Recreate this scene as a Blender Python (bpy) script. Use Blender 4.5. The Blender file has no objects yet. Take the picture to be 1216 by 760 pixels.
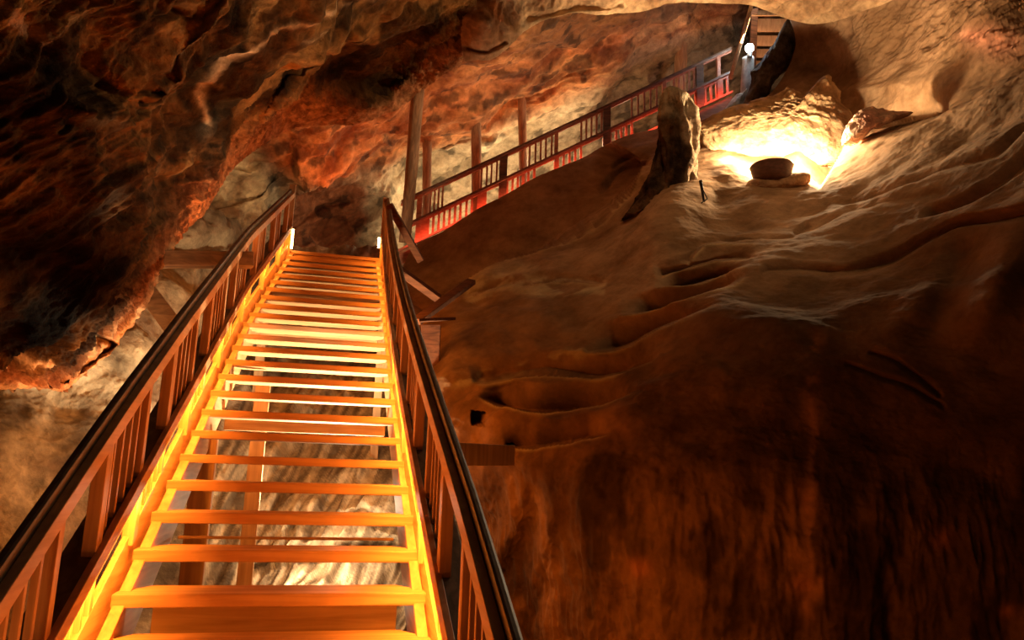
import bpy, bmesh, math, random
import numpy as np
from mathutils import Vector, Matrix

random.seed(7)
SC = bpy.context.scene
COL = SC.collection
EYE = 1.6
Z3 = np.array([0, 0, 1.0])

# ------------------------------------------------------------------ camera
FPX, PIT, YAW, ROL = 900.35, .1913, .2285, .0327
FW = np.array([math.sin(YAW) * math.cos(PIT), math.cos(YAW) * math.cos(PIT), math.sin(PIT)])
R0 = np.array([math.cos(YAW), -math.sin(YAW), 0.0])
U0 = np.cross(R0, FW)
RT = math.cos(ROL) * R0 + math.sin(ROL) * U0
UP = -math.sin(ROL) * R0 + math.cos(ROL) * U0
CAM = np.array([0, 0, EYE])


def at(px, py, D):
    """world point seen at pixel (px, py) at distance D along the view axis"""
    return CAM + D * (FW + RT * (px - 608) / FPX - UP * (py - 380) / FPX)


cd = bpy.data.cameras.new('camera')
cam = bpy.data.objects.new('camera', cd)
COL.objects.link(cam)
cd.sensor_width = 36
cd.lens = FPX / 1216 * 36
cd.clip_start = .05
m = Matrix.Identity(4)
for i in range(3):
    m[i][0], m[i][1], m[i][2], m[i][3] = RT[i], UP[i], -FW[i], CAM[i]
cam.matrix_world = m
SC.camera = cam

# ------------------------------------------------------------------ noise
_g = np.random.RandomState(3)
_perm = _g.permutation(512)
_perm = np.concatenate([_perm, _perm, _perm])
_grad = _g.normal(size=(512, 3))
_grad /= np.linalg.norm(_grad, axis=1)[:, None]


def perlin(P):
    I = np.floor(P).astype(int)
    F = P - I
    w = F * F * F * (F * (F * 6 - 15) + 10)
    I = I & 511
    out = 0
    for dx in (0, 1):
        for dy in (0, 1):
            for dz in (0, 1):
                h = _perm[_perm[_perm[(I[:, 0] + dx) & 511] + ((I[:, 1] + dy) & 511)] + ((I[:, 2] + dz) & 511)] & 511
                g = _grad[h]
                d = g[:, 0] * (F[:, 0] - dx) + g[:, 1] * (F[:, 1] - dy) + g[:, 2] * (F[:, 2] - dz)
                ww = (w[:, 0] if dx else 1 - w[:, 0]) * (w[:, 1] if dy else 1 - w[:, 1]) * (w[:, 2] if dz else 1 - w[:, 2])
                out = out + ww * d
    return out * 1.5


def fbm(P, oct=4, gain=.5, ridge=False):
    a, s, o = 1.0, 0, 0
    for i in range(oct):
        n = perlin(P * (2.03 ** i) + i * 17.3)
        if ridge:
            n = 1 - 2 * np.abs(n) - .55
        o = o + a * n
        a *= gain
    return o


# ------------------------------------------------------------------ materials
def new_mat(name):
    mt = bpy.data.materials.new(name)
    mt.use_nodes = True
    nt = mt.node_tree
    return mt, nt, nt.nodes['Principled BSDF'], nt.nodes.new, nt.links.new


def wood(name, c1, c2, rough=.5, axis='Y', scale=1.0):
    mt, nt, b, N, L = new_mat(name)
    tc = N('ShaderNodeTexCoord')
    mp = N('ShaderNodeMapping')
    s = [14 * scale, 14 * scale, 14 * scale]
    s['XYZ'.index(axis)] = .9 * scale
    mp.inputs['Scale'].default_value = s
    n1 = N('ShaderNodeTexNoise')
    n1.inputs['Scale'].default_value = 1.6
    n1.inputs['Detail'].default_value = 6
    n1.inputs['Distortion'].default_value = .6
    cr = N('ShaderNodeValToRGB')
    cr.color_ramp.elements[0].position = .36
    cr.color_ramp.elements[0].color = (*c1, 1)
    cr.color_ramp.elements[1].position = .62
    cr.color_ramp.elements[1].color = (*c2, 1)
    n2 = N('ShaderNodeTexNoise')
    n2.inputs['Scale'].default_value = 2.2
    n2.inputs['Detail'].default_value = 3
    mx = N('ShaderNodeMixRGB')
    mx.blend_type = 'MULTIPLY'
    mx.inputs[0].default_value = .45
    r2 = N('ShaderNodeValToRGB')
    r2.color_ramp.elements[0].position = .3
    r2.color_ramp.elements[0].color = (.45, .38, .34, 1)
    r2.color_ramp.elements[1].position = .6
    bp = N('ShaderNodeBump')
    bp.inputs['Strength'].default_value = .25
    bp.inputs['Distance'].default_value = .01
    L(tc.outputs['Object'], mp.inputs['Vector'])
    L(mp.outputs[0], n1.inputs['Vector'])
    L(n1.outputs[0], cr.inputs[0])
    L(tc.outputs['Object'], n2.inputs['Vector'])
    L(n2.outputs[0], r2.inputs[0])
    L(cr.outputs[0], mx.inputs[1])
    L(r2.outputs[0], mx.inputs[2])
    L(mx.outputs[0], b.inputs['Base Color'])
    L(n1.outputs[0], bp.inputs['Height'])
    L(bp.outputs[0], b.inputs['Normal'])
    b.inputs['Roughness'].default_value = rough
    return mt


def rock(name, scale=6.0, bump=.6, rough=.85, contrast=.55, mscale=(1, 1, 1), spec=.3):
    """stone: vertex attribute 'tint' is the mineral colour, fine grain from noise"""
    mt, nt, b, N, L = new_mat(name)
    at_ = N('ShaderNodeAttribute')
    at_.attribute_name = 'tint'
    tc = N('ShaderNodeTexCoord')
    mp = N('ShaderNodeMapping')
    mp.inputs['Scale'].default_value = mscale
    L(tc.outputs['Object'], mp.inputs['Vector'])
    n1 = N('ShaderNodeTexNoise')
    n1.inputs['Scale'].default_value = scale
    n1.inputs['Detail'].default_value = 9
    n1.inputs['Roughness'].default_value = .68
    n2 = N('ShaderNodeTexNoise')
    n2.inputs['Scale'].default_value = scale * 7
    n2.inputs['Detail'].default_value = 5
    L(mp.outputs[0], n1.inputs['Vector'])
    L(mp.outputs[0], n2.inputs['Vector'])
    r = N('ShaderNodeValToRGB')
    r.color_ramp.elements[0].position = .32
    k = 1 - contrast
    r.color_ramp.elements[0].color = (k, k * .93, k * .88, 1)
    r.color_ramp.elements[1].position = .64
    r.color_ramp.elements[1].color = (1.25, 1.22, 1.2, 1)
    L(n1.outputs[0], r.inputs[0])
    mx = N('ShaderNodeMixRGB')
    mx.blend_type = 'MULTIPLY'
    mx.inputs[0].default_value = 1
    L(at_.outputs['Color'], mx.inputs[1])
    L(r.outputs[0], mx.inputs[2])
    L(mx.outputs[0], b.inputs['Base Color'])
    ad = N('ShaderNodeMath')
    ad.operation = 'MULTIPLY_ADD'
    ad.inputs[1].default_value = .22
    L(n2.outputs[0], ad.inputs[0])
    L(n1.outputs[0], ad.inputs[2])
    bp = N('ShaderNodeBump')
    bp.inputs['Strength'].default_value = bump
    bp.inputs['Distance'].default_value = .06
    L(ad.outputs[0], bp.inputs['Height'])
    L(bp.outputs[0], b.inputs['Normal'])
    b.inputs['Roughness'].default_value = rough
    b.inputs['Specular IOR Level'].default_value = spec
    return mt


def glow(name, col, strength):
    mt, nt, b, N, L = new_mat(name)
    b.inputs['Base Color'].default_value = (.9, .9, .9, 1)
    b.inputs['Emission Color'].default_value = (*col, 1)
    b.inputs['Emission Strength'].default_value = strength
    return mt


def plain(name, col, rough=.6, metal=0.0):
    mt, nt, b, N, L = new_mat(name)
    n = N('ShaderNodeTexNoise')
    n.inputs['Scale'].default_value = 9
    n.inputs['Detail'].default_value = 5
    r = N('ShaderNodeValToRGB')
    r.color_ramp.elements[0].color = tuple(c * .6 for c in col) + (1,)
    r.color_ramp.elements[0].position = .3
    r.color_ramp.elements[1].color = tuple(min(1, c * 1.25) for c in col) + (1,)
    r.color_ramp.elements[1].position = .7
    L(n.outputs[0], r.inputs[0])
    L(r.outputs[0], b.inputs['Base Color'])
    b.inputs['Roughness'].default_value = rough
    b.inputs['Metallic'].default_value = metal
    return mt


W_TREAD = wood('pine_tread', (.42, .21, .085), (.62, .36, .165), .62, 'X')
W_RAIL = wood('pine_rail', (.46, .24, .10), (.62, .36, .17), .5, 'Y')
W_POST = wood('pine_post', (.44, .23, .10), (.62, .35, .16), .55, 'Z')
W_DARK = wood('weathered_handrail_wood', (.055, .035, .02), (.15, .10, .06), .45, 'Y')
W_LOG = wood('log_wood', (.24, .12, .06), (.42, .22, .11), .75, 'Z')
W_RED = wood('red_stained_wood', (.30, .10, .055), (.48, .17, .09), .55, 'X')
W_RDARK = wood('dark_stained_wood', (.07, .035, .02), (.17, .08, .045), .55, 'X')
W_PLANK = wood('grey_plank_wood', (.22, .15, .10), (.40, .28, .18), .7, 'X')
RK = rock('salt_rock', 5, .7, .85, .5)
RK_SAND = rock('sandy_rock', 3.2, .32, .95, .35, spec=.1)
RK_DARK = rock('wet_red_rock', 8, .8, .85, .6, spec=.06)
RK_STREAK = rock('streaked_rock', 3.0, .8, .8, .5, (2.4, 2.4, .45))
CLAY = plain('fired_clay', (.13, .06, .045), .55)
BLACK = plain('black_rubber', (.02, .02, .02), .5)
METAL = plain('grey_metal', (.25, .25, .25), .4, .8)
W_BRACE = wood('dark_red_brace_wood', (.13, .042, .016), (.25, .085, .032), .95, 'X')
G_WARM = glow('warm_tube_glow', (1, .62, .22), 26)
G_COLD = glow('cold_bulb_glow', (.72, .9, 1), 160)
G_ORANGE = glow('orange_tube_glow', (1, .42, .12), 14)


# ------------------------------------------------------------------ object helpers
def props(o, label=None, cat=None, group=None, kind=None):
    if label: o['label'] = label
    if cat: o['category'] = cat
    if group: o['group'] = group
    if kind: o['kind'] = kind
    return o


def empty(name, loc, label, cat, group=None):
    o = bpy.data.objects.new(name, None)
    COL.objects.link(o)
    o.location = Vector(loc)
    o.empty_display_size = .1
    return props(o, label, cat, group)


def link_mesh(name, V, F, mat, parent=None, smooth=False, bevel=0, tint=None):
    """world coordinates in, one mesh object out (origin at its base)"""
    V = np.asarray(V, float)
    if parent is not None:
        org = np.array(parent['org']) if 'org' in parent else np.array(parent.location)
        loc = np.zeros(3)
        V = V - org
        c = np.array([V[:, 0].mean(), V[:, 1].mean(), V[:, 2].min()])
    else:
        c = np.array([V[:, 0].mean(), V[:, 1].mean(), V[:, 2].min()])
    V = V - c
    me = bpy.data.meshes.new(name)
    me.from_pydata(V.tolist(), [], [tuple(int(i) for i in f) for f in F])
    me.update()
    me.materials.append(mat)
    if smooth:
        me.polygons.foreach_set('use_smooth', [True] * len(me.polygons))
    if tint is not None:
        a = me.attributes.new('tint', 'FLOAT_COLOR', 'POINT')
        t = np.ones((len(V), 4), np.float32)
        t[:, :3] = np.clip(tint, 0, 1)
        a.data.foreach_set('color', t.ravel())
    o = bpy.data.objects.new(name, me)
    COL.objects.link(o)
    o.location = Vector(c)
    if parent is not None:
        o.parent = parent
    if bevel:
        md = o.modifiers.new('bevel', 'BEVEL')
        md.width = bevel
        md.segments = 2
        md.limit_method = 'ANGLE'
    return o


BOXF = [(0, 1, 3, 2), (4, 6, 7, 5), (0, 4, 5, 1), (2, 3, 7, 6), (0, 2, 6, 4), (1, 5, 7, 3)]


class Frame:
    """a flight of stairs: k counts steps, x is sideways, v is height over the nosing line"""

    def __init__(s, O, h, lat, run, rise):
        s.O, s.h, s.lat, s.run, s.rise = np.array(O, float), np.array(h, float), np.array(lat, float), run, rise

    def p(s, k, x, v):
        return s.O + s.h * k * s.run + s.lat * x + Z3 * (k * s.rise + v)

    def box(s, k0, k1, x0, x1, v0, v1, flat=False):
        V = []
        for x in (x0, x1):
            for k in (k0, k1):
                for v in (v0, v1):
                    q = s.p(k, x, v)
                    if flat:
                        q[2] = (s.O + Z3 * (k0 * s.rise + v))[2]
                    V.append(q)
        return V, BOXF

    def rail(s, ks, xf0, xf1, vf0, vf1):
        V, F = [], []
        for k in ks:
            V += [s.p(k, xf0(k), vf0(k)), s.p(k, xf1(k), vf0(k)), s.p(k, xf1(k), vf1(k)), s.p(k, xf0(k), vf1(k))]
        n = len(ks)
        for i in range(n - 1):
            a = 4 * i
            for j in range(4):
                F.append((a + j, a + (j + 1) % 4, a + 4 + (j + 1) % 4, a + 4 + j))
        F.append((3, 2, 1, 0))
        F.append((4 * n - 4, 4 * n - 3, 4 * n - 2, 4 * n - 1))
        return V, F


def beam_mesh(P, Q, w, h, up=Z3):
    """rectangular bar from P to Q, w sideways, h in the up direction"""
    P, Q = np.array(P, float), np.array(Q, float)
    d = (Q - P) / np.linalg.norm(Q - P)
    s = np.cross(d, up)
    s /= np.linalg.norm(s)
    u = np.cross(s, d)
    V = []
    for a in (-1, 1):
        for T in (P, Q):
            for b in (-1, 1):
                V.append(T + s * a * w / 2 + u * b * h / 2)
    return V, BOXF


def log_mesh(P, Q, r0, r1, n=20, wob=.06, seed=0):
    P, Q = np.array(P, float), np.array(Q, float)
    d = Q - P
    L = np.linalg.norm(d)
    d /= L
    a = np.cross(d, [0, 1, .01]); a /= np.linalg.norm(a)
    b = np.cross(d, a)
    rows = 16
    V, F = [], []
    rs = np.random.RandomState(seed)
    ph = rs.rand(4) * 6
    for i in range(rows + 1):
        t = i / rows
        r = r0 + (r1 - r0) * t
        c = P + d * L * t + a * math.sin(t * 5 + ph[0]) * wob * r * 1.5
        for j in range(n):
            an = 2 * math.pi * j / n
            rr = r * (1 + wob * math.sin(3 * an + ph[1] + t * 2) + wob * .6 * math.sin(7 * an + ph[2] - t * 4))
            V.append(c + a * math.cos(an) * rr + b * math.sin(an) * rr)
    for i in range(rows):
        for j in range(n):
            F.append((i * n + j, i * n + (j + 1) % n, (i + 1) * n + (j + 1) % n, (i + 1) * n + j))
    F.append(tuple(range(n - 1, -1, -1)))
    F.append(tuple(rows * n + j for j in range(n)))
    return V, F


def merge(parts):
    V, F = [], []
    for v, f in parts:
        n = len(V)
        V += list(v)
        F += [tuple(i + n for i in q) for q in f]
    return V, F


# ================================================================== MAIN STAIRS
XL, WID, D0, HH, RUN, RISE = -.9483, 1.4938, 4.1246, .7195, .3327, .17
A = Frame((0, D0, EYE - HH), (0, 1, 0), (1, 0, 0), RUN, RISE)
XR = XL + WID
KTOP = 22


def tapL(k):           # the flight narrows a little towards its head
    return max(0, k - 12) * .016


st = empty('wooden_staircase', A.p(-4, XL + WID / 2, 0), 'open-riser pine staircase climbing from the foreground, glowing orange', 'staircase')
KB = -4


def part(name, vf, mat, parent, bevel=.004, smooth=False, label=None):
    o = link_mesh(name, vf[0], vf[1], mat, parent, smooth, bevel)
    if label: o['label'] = label
    return o


rs = np.random.RandomState(5)
for k in range(KB, KTOP):
    l = XL + tapL(k) - .005
    # nosing thickness .062, bevelled back corners as on the photo
    y0, y1 = 0, .86
    t = .062 if k < 4 else .056
    j = rs.uniform(-.003, .003)
    pts = [(l, 0), (XR + .005, 0), (XR + .005, .30), (XR - .13, y1), (l + .13, y1), (l, .30)]
    V = []
    base = A.p(k, 0, 0)
    for zz in (j, t + j):
        for x, kk in pts:
            V.append(np.array([x, base[1] + kk * RUN, base[2] + zz]))
    n = 6
    F = [tuple(range(n - 1, -1, -1)), tuple(range(n, 2 * n))] + [(i, (i + 1) % n, n + (i + 1) % n, n + i) for i in range(n)]
    part('tread', (V, F), W_TREAD, st, .006)
# landing at the head of the flight
kk = KTOP
l = XL + tapL(kk)
Vb = []
base = A.p(kk, 0, 0)
for x in (l - .05, XR + .05):
    for y in (0, 2.6):
        for z in (.01, .06):
            Vb.append(np.array([x, base[1] + y, base[2] + z]))
part('landing_board', (Vb, BOXF), W_TREAD, st, .006)
Vb = []
for x in (l, XR):
    for y in (.03, .08):
        for z in (-.15, .008):
            Vb.append(np.array([x, base[1] + y, base[2] + z]))
part('fascia_board', (Vb, BOXF), W_TREAD, st, .004)
KS = list(np.linspace(KB - .8, KTOP + .2, 14))
part('stringer', A.rail(KS, lambda k: XL + tapL(k) + .004, lambda k: XL + tapL(k) + .06, lambda k: -.30, lambda k: .012), W_RAIL, st, .004)
part('stringer', A.rail(KS, lambda k: XR - .06, lambda k: XR - .004, lambda k: -.30, lambda k: .012), W_RAIL, st, .004)
# riser at the lowest visible step, a cross beam higher up and a thin batten
b0 = A.p(0, 0, 0)


def crossbar(k, dy, x0, x1, z0, z1, th, name, mat=W_TREAD):
    b = A.p(k, 0, 0)
    V = []
    for x in (x0, x1):
        for y in (dy, dy + th):
            for z in (z0, z1):
                V.append(np.array([x, b[1] + y, b[2] + z]))
    return part(name, (V, BOXF), mat, st, .004)


crossbar(0, .24, XL + .14, XR - .12, -.30, -.002, .035, 'riser_board')
crossbar(-1, .24, XL + .14, XR - .12, -.30, -.002, .035, 'riser_board')
crossbar(2, .36, XL + .09, XR - .09, -.118, -.10, .02, 'batten')
crossbar(7, .42, XL + .07, XR - .07, -.24, -.08, .06, 'cross_beam')
crossbar(14, .42, XL + .07, XR - .07, -.26, -.10, .06, 'cross_beam')
# timber props under the flight


def prop_post(px, ytop, k, w, name='support_post'):
    """square post standing on the floor under the flight, its head under the step k"""
    y = A.p(k, 0, 0)[1] + .18
    d = FW + RT * (px - 608) / FPX - UP * (600 - 380) / FPX
    x = d[0] * (y / d[1])
    V = []
    ztop = A.p(k, 0, 0)[2] - .1
    for a in (-w / 2, w / 2):
        for b in (-.04, .04):
            for z in (-.02, ztop):
                V.append(np.array([x + a, y + b, z]))
    return part(name, (V, BOXF), W_POST, st, .005)


prop_post(237, 0, 6, .17)
prop_post(299, 0, 9, .13)
prop_post(292, 0, 20, .12)
prop_post(440, 0, 17, .10)


# ---------------------------------------------------------------- the two railings of the main flight
def railing(name, label, fr, side, xin, bow, ks, upper, lower, mats, dims, hv, post_ends=(), cat='railing', group=None, detail=1, org=None):
    """side -1: left (outside is -x), +1: right. xin(k): inner face. upper/lower: (k0,k1) panels of balusters"""
    m_side, m_top, m_mid, m_post, m_bal, m_skirt = mats
    t = empty(name, org, label, cat, group)
    sx = side
    X = lambda a: (lambda k: xin(k) + sx * a)
    # skirt board beside the steps
    if dims['skirt']:
        part('skirt_board', fr.rail(ks, X(.012), X(.045), lambda k: -.16, lambda k: dims['sk']), m_skirt, t)
    else:
        part('bottom_rail', fr.rail(ks, X(.0), X(.045), lambda k: .0, lambda k: .05), m_skirt, t)
    part('middle_rail', fr.rail(ks, X(-.022), X(.012), lambda k: dims['m0'], lambda k: dims['m1']), m_mid, t)
    part('shelf_board', fr.rail(ks, X(.0125), X(dims['shelf']), lambda k: dims['m0'] + .035, lambda k: dims['m1'] - .02), m_top, t)
    part('handrail_board', fr.rail(ks, X(-.012), X(.028), lambda k: hv(k) - dims['hb'], hv), m_side, t)
    o = part('handrail', fr.rail(ks, X(.0285), X(.028 + dims['hw']), lambda k: hv(k) - .045, lambda k: hv(k) + dims['ht']), m_top, t, .014)
    for (a, b) in upper:
        n = dims['nb']
        w = dims['post'] / fr.run
        x0, x1 = .015, .055
        if side < 0:
            x0, x1 = -x1, -x0
        xc = xin((a + b) / 2)
        for i, (q0, q1) in enumerate(((a, a + w), (b - w * .7, b))):
            part('post', fr.box(q0, q1, xc + x0 - .01, xc + x1 + .01, dims['m1'] - .02, hv(a) - .045), m_post, t)
        g0, g1 = a + w, b - w * .7
        bw = dims['bal'] / fr.run
        for i in range(n):
            c = g0 + (g1 - g0) * (i + .7) / (n + .4)
            part('baluster', fr.box(c - bw / 2, c + bw / 2, xc + x0 + .006, xc + x1 - .006, dims['m1'] - .02, hv(c) - .045), m_bal, t, .003)
    for (a, b) in lower:
        n = dims['nl']
        w = dims['post'] / fr.run
        x0, x1 = (.013, .05)
        if side < 0:
            x0, x1 = -x1, -x0
        xc = xin((a + b) / 2)
        lo = dims['sk'] - .03 if dims['skirt'] else .03
        part('post', fr.box(a, a + w, xc - .012 * 0 + (x0 - (.022 if side > 0 else 0)), xc + x1 + (.022 if side < 0 else 0), lo - .02, dims['m0'] + .02), m_post, t)
        part('post', fr.box(b - w * .6, b, xc + x0, xc + x1, lo, dims['m0'] + .02), m_post, t)
        g0, g1 = a + w, b - w * .6
        bw = dims['bal'] / fr.run
        for i in range(n):
            c = g0 + (g1 - g0) * (i + .7) / (n + .4)
            part('baluster', fr.box(c - bw / 2, c + bw / 2, xc + x0 + .004, xc + x1 - .004, lo, dims['m0'] + .02), m_bal, t, .003)
    for (k0, w, vt, vb) in post_ends:
        xc = xin(k0)
        a, b = (xc - .02, xc + .07) if side > 0 else (xc - .07, xc + .02)
        part('end_post', fr.box(k0, k0 + w / fr.run, a, b, vb, vt), m_post, t)
    return t


KR = list(np.linspace(KB - 2, KTOP + .1, 27))
DM = dict(skirt=True, sk=.15, m0=.36, m1=.45, shelf=.15, hb=.085, hw=.042, ht=.05, nb=4, nl=4, post=.085, bal=.028)


def hvL(k):
    return np.interp(k, [-6, -4, -2, 0, 4, 22], [.93, .955, .985, 1.01, 1.02, .97])


PER = 3.55
upL = [(-.95 + i * PER, -.95 + i * PER + 2.15) for i in range(-2, 7)]
upL = [(a, min(b, KTOP)) for a, b in upL if a > KB - 2.2 and a < KTOP - .4]
loL = [(a - .35 + 2.15 - PER, a + .35) for a, b in upL] + [(upL[-1][1] - .35, KTOP - .2)] if False else [(b - .3, b + PER - 2.15 + .3) for a, b in upL if b + PER - 2.15 < KTOP]
MATS = (W_RAIL, W_DARK, W_RAIL, W_POST, W_POST, W_RAIL)
railing('stair_railing', 'left pine railing of the main staircase, nearest the dark overhanging rock', A, -1,
        lambda k: XL - .012 + tapL(k), None, KR, upL, loL, MATS, DM, hvL,
        [(KTOP - .15, .09, hvL(KTOP) + .12, -.2)], group=None, org=A.p(KB, XL - .04, 0))


def bowR(k):
    t = (k + 3) / 23.0
    return -.055 * math.sin(math.pi * min(1, max(0, t)))


def hvR(k):
    return np.interp(k, [-6, -1.8, 4, 9, 14, 20, 23], [1.05, 1.02, .97, .95, .95, .98, 1.0])


upR = [(-1.35 + i * PER, -1.35 + i * PER + 2.15) for i in range(-2, 7)]
upR = [(a, min(b, KTOP)) for a, b in upR if a > KB - 2.2 and a < KTOP - .4]
loR = [(b - .3, b + PER - 2.15 + .3) for a, b in upR if b + PER - 2.15 < KTOP]
railing('stair_railing', 'right pine railing of the main staircase, beside the red rock wall', A, 1,
        lambda k: XR + .012 + bowR(k), None, KR, upR, loR, MATS, DM, hvR,
        [(KTOP - .15, .09, hvR(KTOP) + .05, -.2)], org=A.p(KB, XR + .04, 0))


# ---------------------------------------------------------------- light tubes under the middle rails
def tube_thing(fr, k0, k1, x, v, label, group, mat, r=.012, cat='tube light', endcap=True):
    P, Q = fr.p(k0, x, v), fr.p(k1, x, v)
    t = empty('tube_light', P, label, cat, group)
    part('tube', log_mesh(P, Q, r, r, 10, 0), mat, t, 0, True, 'glowing tube')
    for e, s in ((P, -1), (Q, 1)):
        d = (Q - P) / np.linalg.norm(Q - P)
        part('end_cap', log_mesh(e - d * .012 * (1 + s), e + d * .012 * (1 - s) + d * .001, r * 1.25, r * 1.25, 10, 0), METAL, t, 0, True)
    return t


def area(name, P, Q, nrm, width, power, col):
    """long lamp from P to Q shining along nrm"""
    P, Q, nrm = (np.array(a, float) for a in (P, Q, nrm))
    d = (Q - P)
    L = np.linalg.norm(d)
    d /= L
    z = -nrm / np.linalg.norm(nrm)
    z = z - d * np.dot(z, d)
    z /= np.linalg.norm(z)
    y = np.cross(z, d)
    li = bpy.data.lights.new(name, 'AREA')
    li.shape = 'RECTANGLE'
    li.size = L
    li.size_y = width
    li.energy = power
    li.color = col
    o = bpy.data.objects.new(name, li)
    COL.objects.link(o)
    M = Matrix.Identity(4)
    c = (P + Q) / 2
    for i in range(3):
        M[i][0], M[i][1], M[i][2], M[i][3] = d[i], y[i], z[i], c[i]
    o.matrix_world = M
    return o


def point(name, P, power, col, r=.06):
    li = bpy.data.lights.new(name, 'POINT')
    li.energy = power
    li.color = col
    li.shadow_soft_size = r
    o = bpy.data.objects.new(name, li)
    COL.objects.link(o)
    o.location = Vector(P)
    return o


def spot(name, P, T, power, col, ang=60, blend=.6, r=.08):
    li = bpy.data.lights.new(name, 'SPOT')
    li.energy = power
    li.color = col
    li.shadow_soft_size = r
    li.spot_size = math.radians(ang)
    li.spot_blend = blend
    o = bpy.data.objects.new(name, li)
    COL.objects.link(o)
    o.location = Vector(P)
    o.rotation_euler = (Vector(T) - Vector(P)).to_track_quat('-Z', 'Y').to_euler()
    return o


AMB = (1, .30, .032)
for side in (-1, 1):
    base = (lambda k: XL - .012 + tapL(k)) if side < 0 else (lambda k: XR + .012 + bowR(k))
    for (a, b, pw) in ((-5, 1.4, 30), (1.6, 8.4, 26), (8.6, 15.2, 14), (15.4, 21.6, 13)):
        off = .06
        P = A.p(a, base(a) - side * off, .345)
        Q = A.p(b, base(b) - side * off, .345)
        area('stair_lamp', P, Q, (side * (.6 if side < 0 else .3), 0, -1), .03, pw * 1.35, AMB)
        area('stair_lamp', P - Z3 * .0, Q - Z3 * .0, (-side * 1, 0, .55), .03, pw * .32, (1, .24, .03))
for side, lab in ((-1, 'short glowing tube light at the head of the left staircase railing'), (1, 'short glowing tube light at the head of the right staircase railing')):
    x = (XL - .012 + tapL(KTOP)) + .035 if side < 0 else XR + .012 - .045
    b = A.p(KTOP - .1, x, 0)
    t = empty('tube_light', b, lab, 'tube light', None)
    zz = (.08, .40) if side < 0 else (.22, .40)
    part('tube', log_mesh(b + Z3 * zz[0], b + Z3 * zz[1], .016, .016, 12, 0), G_WARM, t, 0, True, 'glowing white-yellow tube')
    for e in zz:
        part('end_cap', log_mesh(b + Z3 * (e - .008), b + Z3 * (e + .008), .02, .02, 12, 0), METAL, t, 0, True)

# ================================================================== SECOND FLIGHT
P0, P1 = at(482, 269, 14.3), at(866, 88, 15.3)
hd = P1 - P0
rise_tot = hd[2]
hh = np.array([hd[0], hd[1], 0])
Lh = np.linalg.norm(hh)
hh /= Lh
nst = rise_tot / .17
RUN2 = Lh / nst
lat2 = np.array([-hh[1], hh[0], 0])      # away from the camera side
if np.dot(lat2, FW) < 0:
    lat2 = -lat2
B = Frame(P0 - Z3 * .43, hh, -lat2, RUN2, .17)   # +x towards the viewer


def k2(px, v=.43):
    """step number on the second flight where pixel column px meets its railing"""
    best = None
    for k in np.linspace(-2, nst + 2, 600):
        q = B.p(k, 0, v) - CAM
        X = 608 + FPX * np.dot(q, RT) / np.dot(q, FW)
        if best is None or abs(X - px) < best[0]:
            best = (abs(X - px), k)
    return best[1]


K2 = list(np.linspace(k2(474), k2(869), 12))
t2 = empty('walkway_railing', B.p(0, 0, 0), 'dark red wooden railing rising along the upper flight behind the sand slope', 'railing')
part('handrail', B.rail(K2, lambda k: -.05, lambda k: .05, lambda k: .93, lambda k: 1.0), W_RDARK, t2, .015)
part('handrail_board', B.rail(K2, lambda k: -.02, lambda k: .02, lambda k: .89, lambda k: .929), W_RED, t2)
part('middle_rail', B.rail(K2, lambda k: -.05, lambda k: .06, lambda k: .41, lambda k: .47), W_RDARK, t2, .008)
part('lower_rail', B.rail(K2, lambda k: -.02, lambda k: .02, lambda k: .37, lambda k: .409), W_RED, t2)
part('bottom_rail', B.rail(K2, lambda k: -.02, lambda k: .03, lambda k: -.01, lambda k: .04), W_RED, t2)


def bal2(px, w, v0, v1, mat, name='baluster', x0=-.016, x1=.016):
    k = k2(px, (v0 + v1) / 2)
    part(name, B.box(k - w / 2 / RUN2, k + w / 2 / RUN2, x0, x1, v0, v1), mat, t2, .003)


for (a, b) in ((511, 528), (572, 593), (629, 659), (690, 718), (750, 784), (800, 828)):
    n = 3 if b - a < 25 else 4
    for i in range(n + 1):
        bal2(a + (b - a) * i / (n + .6), .036, .46, .895, W_RED)
for px, w in ((497, .10), (597, .15), (660, .07), (720, .15), (789, .08), (831, .15), (853, .07)):
    bal2(px, w, -.01, .93, W_RDARK if w > .1 else W_RED, 'post', -.035, .035)
for (a, b) in ((514, 560), (602, 634), (662, 690), (725, 750), (800, 826), (838, 864)):
    n = max(4, int((b - a) / 6.2))
    for i in range(n + 1):
        bal2(a + (b - a) * i / n, .045, .035, .375, W_RED)
bal2(505, .16, .035, .375, W_RED, 'post')
bal2(572, .18, .035, .375, W_RED, 'post')
# treads of the upper flight seen through the railing
tf = empty('upper_staircase', B.p(0, -.7, 0), 'upper flight of wooden steps behind the dark red railing', 'staircase')
for k in range(0, int(nst)):
    part('tread', B.box(k, k + .8, -1.25, -.08, -.1, -.05, True), W_RED, tf, .004)
part('stringer', B.rail(K2, lambda k: -.075, lambda k: -.035, lambda k: -.28, lambda k: -.055), W_RED, tf)

# round timber props
LOGS = [((497, 112), (480, 268), 13.2, 15, 13.5, 'thick leaning log prop, foremost and leftmost of the cave props'),
        ((508, 172), (504, 262), 16.0, 11, 10, 'short round timber prop right behind the thick leaning log'),
        ((566, 138), (565, 255), 15.6, 12, 11, 'round timber prop second from the right along the railing, midway up'),
        ((620, 115), (621, 230), 16.0, 10, 10.5, 'round timber prop standing before the bright patch of back wall'),
        ((809, 28), (808, 140), 16.9, 15, 14, 'pale rough log prop near the top of the railing')]
for i, (a, b, D, w0, w1, lab) in enumerate(LOGS):
    top, bot = at(a[0], a[1] - 6, D), at(b[0], b[1] + 20, D)
    o = link_mesh('log_prop', *log_mesh(bot, top, w1 / 2 * D / FPX, w0 / 2 * D / FPX, seed=i), W_LOG, None, True)
    props(o, lab, 'timber prop', 'log props under the cave roof')


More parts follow.
